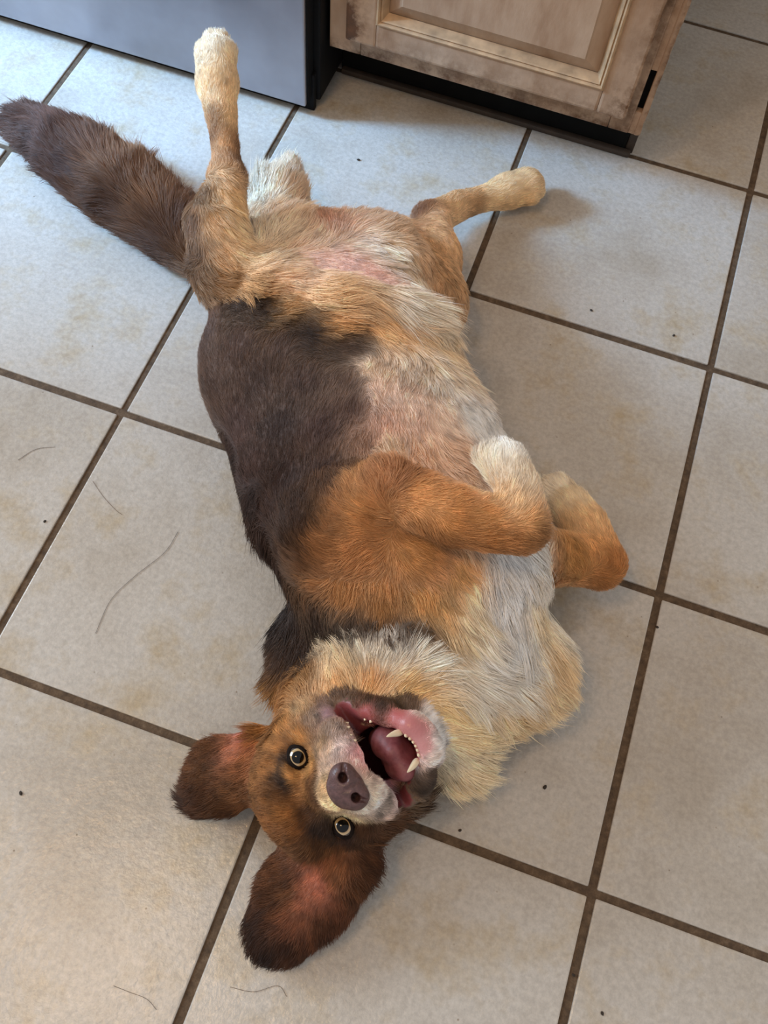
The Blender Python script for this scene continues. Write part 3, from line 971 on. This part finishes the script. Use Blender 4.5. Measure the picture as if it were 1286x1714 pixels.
# locks: neighbouring hairs share a waver of direction and close up towards the tip
wav = vnoise(HP, 55, 3) * 0.22 + vnoise(HP, 160, 4) * 0.20 + RNG.normal(0, .16, n_)
td = td + bt * wav[:, None]
td /= np.linalg.norm(td, axis=1)[:, None]
hlen = hlen * np.clip(RNG.normal(0.92, 0.22, n_), 0.35, 1.5) * (1 + 0.16 * vnoise(HP, 70, 5))
fly = RNG.random(n_) < 0.07
lift = np.where(fly, 0.25, 0.0) * RNG.random(n_) + np.clip(0.30 + 0.10 * vnoise(HP, 90, 6) + RNG.normal(0, .09, n_), 0.06, 0.9) * np.where(hlen > .018, 0.85, 1.0)
NC = n_ // 22
ci = RNG.choice(n_, NC, replace=False)
kd = kdtree.KDTree(NC)
for j, i in enumerate(ci):
    kd.insert(HP[i], j)
kd.balance()
cl = np.array([kd.find(p)[1] for p in HP])
cl = ci[cl]
ts = np.linspace(0, 1, NPT)
PTS = np.zeros((n_, NPT, 3))
curl = vnoise(HP, 40, 8) * 0.25
for k, t in enumerate(ts):
    up = np.sin(lift) * t - 0.28 * t * t * np.sin(lift)
    PTS[:, k] = HP + hlen[:, None] * (td * (np.cos(lift) * t)[:, None] + HN * up[:, None] + bt * (curl * t * t)[:, None])
clump = np.where(fly, 0.0, np.clip((hlen - .006) / .016, 0.1, 0.62))
base = PTS.copy()
for k, t in enumerate(ts):
    tgt = base[cl, k]
    dd = np.linalg.norm(base[cl, 0] - HP, axis=1)
    w = clump * t ** 1.3 * np.clip(1.6 - dd / 0.012, 0, 1)
    PTS[:, k] = PTS[:, k] * (1 - w[:, None]) + tgt * w[:, None]
PTS[:, :, 2] = np.maximum(PTS[:, :, 2], 0.0008)
lockv = RNG.normal(0, .07, n_)[cl] + RNG.normal(0, .12, n_)
lum = hc @ np.array([.3, .6, .1])
hc = hc * np.minimum(1.12 + 0.55 * np.clip((lum - .04) / .2, 0, 1), 0.88 / hc.max(1))[:, None]
hc = hc * 0.92 + hc.mean(1)[:, None] * 0.08
warm = (np.isin(HR, (EAR, TAIL, HEAD)) & (lum < .2))[:, None]
hc = np.where(warm, hc * np.where((HR == HEAD)[:, None], np.array([[1.0, 0.96, 0.88]]), np.array([[1.10, 1.0, 0.86]])), hc)
hc = np.where((HR == TAIL)[:, None], hc * 0.74, hc)
mott = np.clip(1 + 0.30 * vnoise(HP + td * .004, 240, 11) + 0.18 * vnoise(HP, 520, 12), 0.5, 1.5)
hc = np.where(np.isin(HR, (HEAD, EAR))[:, None], hc * mott[:, None], hc * (0.5 + 0.5 * mott[:, None]))
hc = hc * np.clip(1 + lockv, 0.55, 1.5)[:, None]
rad0 = np.clip(0.00012 + hlen * 0.0055, 0.00014, 0.00030)

fs = NT('dog_fur')
an = fs.n('ShaderNodeAttribute', attribute_name='hair_color')
fs.l(an.outputs['Color'], fs.b.inputs['Base Color'])
fs.b.inputs['Roughness'].default_value = 0.55
fs.b.inputs['Specular IOR Level'].default_value = 0.25
names = {TORSO: 'body_fur', HEAD: 'head_fur', EAR: 'ear_fur', TAIL: 'tail_fur', HIND: 'hind_leg_fur', FORE: 'foreleg_fur'}
org = np.array(dog.location)
rprof = np.array([1.0, 0.95, 0.8, 0.5, 0.12])
for rg, nm in names.items():
    ix = np.nonzero(HR == rg)[0]
    if not len(ix):
        continue
    hcv = bpy.data.hair_curves.new(nm)
    hcv.add_curves([NPT] * len(ix))
    hcv.attributes['position'].data.foreach_set('vector', (PTS[ix] - org).astype(np.float32).ravel()) if 'position' in hcv.attributes else hcv.position_data.foreach_set('vector', (PTS[ix] - org).astype(np.float32).ravel())
    ra = hcv.attributes.get('radius') or hcv.attributes.new('radius', 'FLOAT', 'POINT')
    ra.data.foreach_set('value', (rad0[ix][:, None] * rprof[None]).astype(np.float32).ravel())
    cc = hcv.attributes.new('hair_color', 'FLOAT_COLOR', 'CURVE')
    cc.data.foreach_set('color', np.c_[np.clip(hc[ix], 0, 1), np.ones(len(ix))].astype(np.float32).ravel())
    hcv.materials.append(fs.m)
    ho = bpy.data.objects.new(nm, hcv)
    link(ho, dog)
    ho['kind'] = 'stuff'

# ------------------------------------------------------------------ dog: nose, eyes, mouth
hs = Sdf()
hell((0, 81, -24), (19.5, 11, 13.5), 3, 0, 1, hs)
hell((0, 79, -15), (13, 9, 8), 6, 0, 1, hs)
for sx in (-1, 1):
    hell((12 * sx, 83, -26), (8.5, 8, 10), 4, 0, 1, hs)
    hell((9.5 * sx, 90, -25.0), (4.4, 14, 3.7), 1.5, 0, -1, hs)
    hcap((11.5 * sx, 91, -26.5), (18.5 * sx, 85, -32), 2.3, 1.4, 1.5, 0, -1, s=hs)
hcap((0, 93.5, -18), (0, 88, -41), 1.7, 1.8, 1.5, 0, -1, s=hs)
c0 = hd(0, 82, -24)
NV, NQ, _ = hs.mesh(c0 - .032, c0 + .032, 0.0011)
NV = smooth_mesh(NV, NQ, 2, 0.4)
ns = NT('nose_leather')
ns.l(ns.ramp(ns.noise(260, 3, 0.6, ns.pos()), [(0.3, srgb('46302e')), (0.7, srgb('634644'))]), ns.b.inputs['Base Color'])
ns.b.inputs['Roughness'].default_value = 0.36
vor = ns.n('ShaderNodeTexVoronoi')
vor.inputs['Scale'].default_value = 900
ns.l(ns.pos(), vor.inputs['Vector'])
ns.bump(vor.outputs['Distance'], 0.25, 0.0006)
tag(np_mesh('nose', NV, NQ, ns.m, dog), 'purplish brown leathery nose')

M_ball = simple_mat('eyeball_dark', '2a1d16', 0.12, coat=1.0)
M_pupil = simple_mat('pupil_black', '030303', 0.05, spec=0.35)
M_lid = simple_mat('dark_eyelid_skin', '1a1310', 0.8, spec=0.1, noise=300)
irs = NT('pale_amber_iris')
tc = irs.n('ShaderNodeTexCoord')
ln = irs.n('ShaderNodeVectorMath', operation='LENGTH')
sep = irs.n('ShaderNodeSeparateXYZ')
cmb = irs.n('ShaderNodeCombineXYZ')
irs.l(tc.outputs['Object'], sep.inputs[0])
irs.l(sep.outputs[0], cmb.inputs[0])
irs.l(sep.outputs[1], cmb.inputs[1])
irs.l(cmb.outputs[0], ln.inputs[0])
sc_ = irs.n('ShaderNodeMath', operation='MULTIPLY')
sc_.inputs[1].default_value = 1000 / 8.0
irs.l(ln.outputs['Value'], sc_.inputs[0])
irs.l(irs.ramp(sc_.outputs[0], [(0.66, srgb('4a3420')), (0.72, srgb('a98a5c')), (0.80, srgb('b89e72')), (0.92, srgb('bea67c')), (1.0, srgb('3a2818'))]), irs.b.inputs['Base Color'])
irs.b.inputs['Roughness'].default_value = 0.08
irs.b.inputs['Coat Weight'].default_value = 1.0


def cap_mesh(r, ang0, ang1, bulge=1.0, seg=40, rings=10):
    V, F = [], []
    for i in range(rings + 1):
        a = ang0 + (ang1 - ang0) * i / rings
        for j in range(seg):
            t = 2 * math.pi * j / seg
            V.append((r * math.sin(a) * math.cos(t), r * math.sin(a) * math.sin(t), r * math.cos(a) * bulge))
    for i in range(rings):
        for j in range(seg):
            k = (j + 1) % seg
            F.append((i * seg + j, (i + 1) * seg + j, (i + 1) * seg + k, i * seg + k))
    return V, F


def local_obj(name, V, F, mat, parent, mw_):
    me = bpy.data.meshes.new(name)
    me.from_pydata(V, [], F)
    me.polygons.foreach_set('use_smooth', [True] * len(me.polygons))
    me.materials.append(mat)
    o = bpy.data.objects.new(name, me)
    link(o, parent)
    o.matrix_local = mw_
    return o


bpy.context.view_layer.update()
for sx in (-1, 1):
    ec = hd(36.5 * sx, 0.9, 2.5)
    zdir = Vector(CAM - ec).normalized()
    xd = Vector(hx) - zdir * Vector(hx).dot(zdir)
    xd.normalize()
    yd = zdir.cross(xd)
    rot = Matrix((xd, yd, zdir)).transposed().to_4x4()
    mw_ = Matrix.Translation(Vector(ec) - Vector(dog.location)) @ rot
    V, F = cap_mesh(.0112, 0.001, 3.1, 1.0, 32, 16)
    eye = local_obj('eye', V, F, M_ball, dog, mw_)
    I = Matrix.Identity(4)
    V, F = cap_mesh(.0114, math.asin(4.9 / 11.4), math.asin(7.9 / 11.4), 1.0)
    tag(local_obj('iris', V, F, irs.m, eye, I), 'pale amber iris')
    V, F = cap_mesh(.01145, 0.0005, math.asin(5.4 / 11.45), 1.0)
    local_obj('pupil', V, F, M_pupil, eye, I)
    # almond-shaped lids
    V, F = [], []
    sg, mn = 44, 10
    for i in range(sg):
        t = 2 * math.pi * i / sg
        R_ = 9.0 + 1.6 * abs(math.cos(t)) ** 3
        ry = 7.9
        cxx, cyy = R_ * math.cos(t), ry * math.sin(t)
        rho = math.hypot(cxx, cyy)
        cz = math.sqrt(max(12.3 ** 2 - rho * rho, 0.5))
        for j in range(mn):
            a = 2 * math.pi * j / mn
            rr_ = 1.9 * math.cos(a)
            V.append(((cxx + rr_ * cxx / rho) / 1000, (cyy + rr_ * cyy / rho) / 1000, (cz - 1.4 + 1.1 * math.sin(a) - rr_ * 0.55) / 1000))
    for i in range(sg):
        for j in range(mn):
            a, b = i * mn + j, ((i + 1) % sg) * mn + j
            a2, b2 = i * mn + (j + 1) % mn, ((i + 1) % sg) * mn + (j + 1) % mn
            F.append((a, b, b2, a2))
    tag(local_obj('eyelid', V, F, M_lid, eye, I), 'dark rim of the eyelids')

ts_ = Sdf()
for sx in (-1, 1):
    hcap((7 + 10 * sx, -34, -70), (10 + 11 * sx, 4, -71), 13, 13.5, 6, 0, 1, 1.0, ts_)
    hcap((10 + 11 * sx, 4, -71), (16 + 9 * sx, 18, -71), 13.5, 10.5, 6, 0, 1, 1.0, ts_)
hell((10, -8, -77), (26, 26, 13), 8, 0, 1, ts_)
c0 = hd(6, -8, -78)
TV, TQ, _ = ts_.mesh(c0 - .065, c0 + .065, 0.0016)
TV = smooth_mesh(TV, TQ, 3, 0.5)
tm_ = NT('wet_tongue')
tm_.l(tm_.ramp(tm_.noise(180, 3, 0.6, tm_.pos()), [(0.3, srgb('743a3e')), (0.7, srgb('8e5254'))]), tm_.b.inputs['Base Color'])
tm_.b.inputs['Roughness'].default_value = 0.5
tm_.b.inputs['Subsurface Weight'].default_value = 0.2
tm_.b.inputs['Subsurface Radius'].default_value = (0.006, 0.002, 0.002)
tm_.bump(tm_.noise(900, 2, 0.5, tm_.pos()), 0.3, 0.0005)
tag(np_mesh('tongue', TV, TQ, tm_.m, dog), 'wet pink tongue')

M_tooth = simple_mat('tooth_enamel', 'ead9b8', 0.25, noise=120, var=0.08, coat=0.4)


def tooth(base, tip, r, flat=1.0, curve=(0, 0, 0)):
    b, t = hd(*base), hd(*tip)
    ax = t - b
    L = np.linalg.norm(ax)
    ax /= L
    s1 = np.cross(ax, hx)
    s1 /= np.linalg.norm(s1)
    s2 = np.cross(ax, s1)
    V, F = [], []
    prof = [(0, .86), (.15, 1.0), (.4, .92), (.65, .68), (.85, .4), (.97, .14)]
    cv = HM @ (np.array(curve, float) / 1000)
    sg = 10
    for f_, w in prof:
        c = b + ax * L * f_ + cv * f_ * f_
        for j in range(sg):
            a = 2 * math.pi * j / sg
            V.append(c + (s1 * math.cos(a) * flat + s2 * math.sin(a)) * r * w / 1000)
    for i in range(len(prof) - 1):
        for j in range(sg):
            k = (j + 1) % sg
            F.append((i * sg + j, i * sg + k, (i + 1) * sg + k, (i + 1) * sg + j))
    V.append(b + ax * L + cv)
    n = len(V) - 1
    for j in range(sg):
        F.append(((len(prof) - 1) * sg + j, (len(prof) - 1) * sg + (j + 1) % sg, n))
    return mesh_obj('tooth', [v - np.array(dog.location) for v in V], F, M_tooth, None, True)


teeth = []
# lower canines, incisors between them, a few upper cheek teeth
teeth.append(tooth((-6, 36, -86), (-14, 52, -74), 3.2, 1, (2, 0, 1)))
teeth.append(tooth((22, 35, -84), (25, 51, -72), 3.2, 1, (-2, 0, 1)))
for i in range(6):
    f_ = i / 5
    x = -2 + 20 * f_
    z = -87 - 4.5 * math.sin(math.pi * (0.15 + 0.7 * f_))
    teeth.append(tooth((x, 39, z), (x, 45.5, z + 2.4), 2.2, 0.85))
for (x, y, z, l) in ((-30, 40, -45, 5), (-36, 30, -46, 6), (-39, 22, -47, 6), (-25, 48, -46, 4.5)):
    teeth.append(tooth((x, y, z + 2), (x + 1, y + 1.5, z - l), 2.6, 0.8))
for (x, y, z, l) in ((-32, 8, -68, 5), (-28, 14, -71, 5), (-36, 2, -66, 5)):
    teeth.append(tooth((x, y, z - 2), (x + 1.5, y + 4, z + l * .6), 2.4, 0.9))
for t_ in teeth:
    t_.parent = dog


# ------------------------------------------------------------------ crumbs and shed hairs on the floor
M_crumb = simple_mat('dark_crumb', '2e2318', 0.8, noise=300)
CR = [(912, 1318, 3.4, 'below the white ruff'), (960, 1632, 2.6, 'beside the long grout line at the bottom'), (75, 873, 2.4, 'by the grout line at the left edge'),
      (600, 268, 2.2, 'on the tile in front of the toe kick'), (1128, 562, 2.2, 'left of the grout crossing at the right'),
      (35, 1328, 3.0, 'on the lower left tile'), (345, 1350, 0, ''), (990, 520, 2.2, 'on the tile below the stretched hind paw'),
      (1100, 1050, 2.4, 'just below the grout crossing right of the foreleg'), (770, 1390, 2.4, 'in the joint right of the chin'),
      (1008, 1696, 3.0, 'at the bottom right of the long grout line')]
for u, v, r, where in CR:
    if not r:
        continue
    p = at(u, v, 0)
    bm = bmesh.new()
    bmesh.ops.create_icosphere(bm, subdivisions=2, radius=1.0)
    rr = random.Random(u)
    R_ = r * mpp(p)
    for w_ in bm.verts:
        w_.co = Vector((w_.co.x * R_ * rr.uniform(1.0, 1.5), w_.co.y * R_ * rr.uniform(.7, 1.0), w_.co.z * R_ * .6 + R_ * .5))
    me = bpy.data.meshes.new('crumb')
    bm.to_mesh(me)
    bm.free()
    me.materials.append(M_crumb)
    o = bpy.data.objects.new('crumb', me)
    link(o)
    o.location = (p[0], p[1], 0.0)
    o.rotation_euler = (0, 0, rr.uniform(0, 3))
    tag(o, 'tiny dark crumb ' + where, 'crumb', 'crumbs on the tiles')
M_hair = simple_mat('shed_hair', '5a4230', 0.6)
SH = [([(160, 1060), (185, 1005), (225, 965), (275, 925), (298, 890)], 'long curved hair on the tile left of the shoulder'),
      ([(155, 805), (172, 830), (192, 852), (205, 862)], 'short curved hair below the grout crossing left of the flank'),
      ([(30, 770), (60, 752), (92, 748)], 'wavy hair on the tile at the left edge'),
      ([(385, 1652), (425, 1660), (465, 1650), (480, 1668)], 'wavy hair on the tile below the large ear'),
      ([(190, 1650), (215, 1660), (245, 1672), (262, 1690)], 'hair on the shiny lower left tile')]
for pts, lab in SH:
    P = [at(u, v, 0.0005) for u, v in pts]
    P = [2 * P[0] - P[1]] + P + [2 * P[-1] - P[-2]]
    line = []
    for i in range(1, len(P) - 2):               # Catmull-Rom through the points
        for t in np.linspace(0, 1, 8, endpoint=(i == len(P) - 3)):
            a, b, c, d = P[i - 1:i + 3]
            line.append(0.5 * (2 * b + (c - a) * t + (2 * a - 5 * b + 4 * c - d) * t * t + (3 * b - a - 3 * c + d) * t ** 3))
    V, F = [], []
    for i, p in enumerate(line):
        q = line[min(i + 1, len(line) - 1)] - line[max(i - 1, 0)]
        sd = np.array([-q[1], q[0], 0]) / np.linalg.norm(q) * .00017
        for w_ in (sd, np.array([0, 0, .0003]), -sd, np.array([0, 0, -.0003])):
            V.append(p + w_)
    for i in range(len(line) - 1):
        for j in range(4):
            k = (j + 1) % 4
            F.append((4 * i + j, 4 * i + k, 4 * i + 4 + k, 4 * i + 4 + j))
    o = mesh_obj('shed_hair', V, F, M_hair, None, True, line[0])
    tag(o, lab, 'hair', 'shed hairs on the tiles')
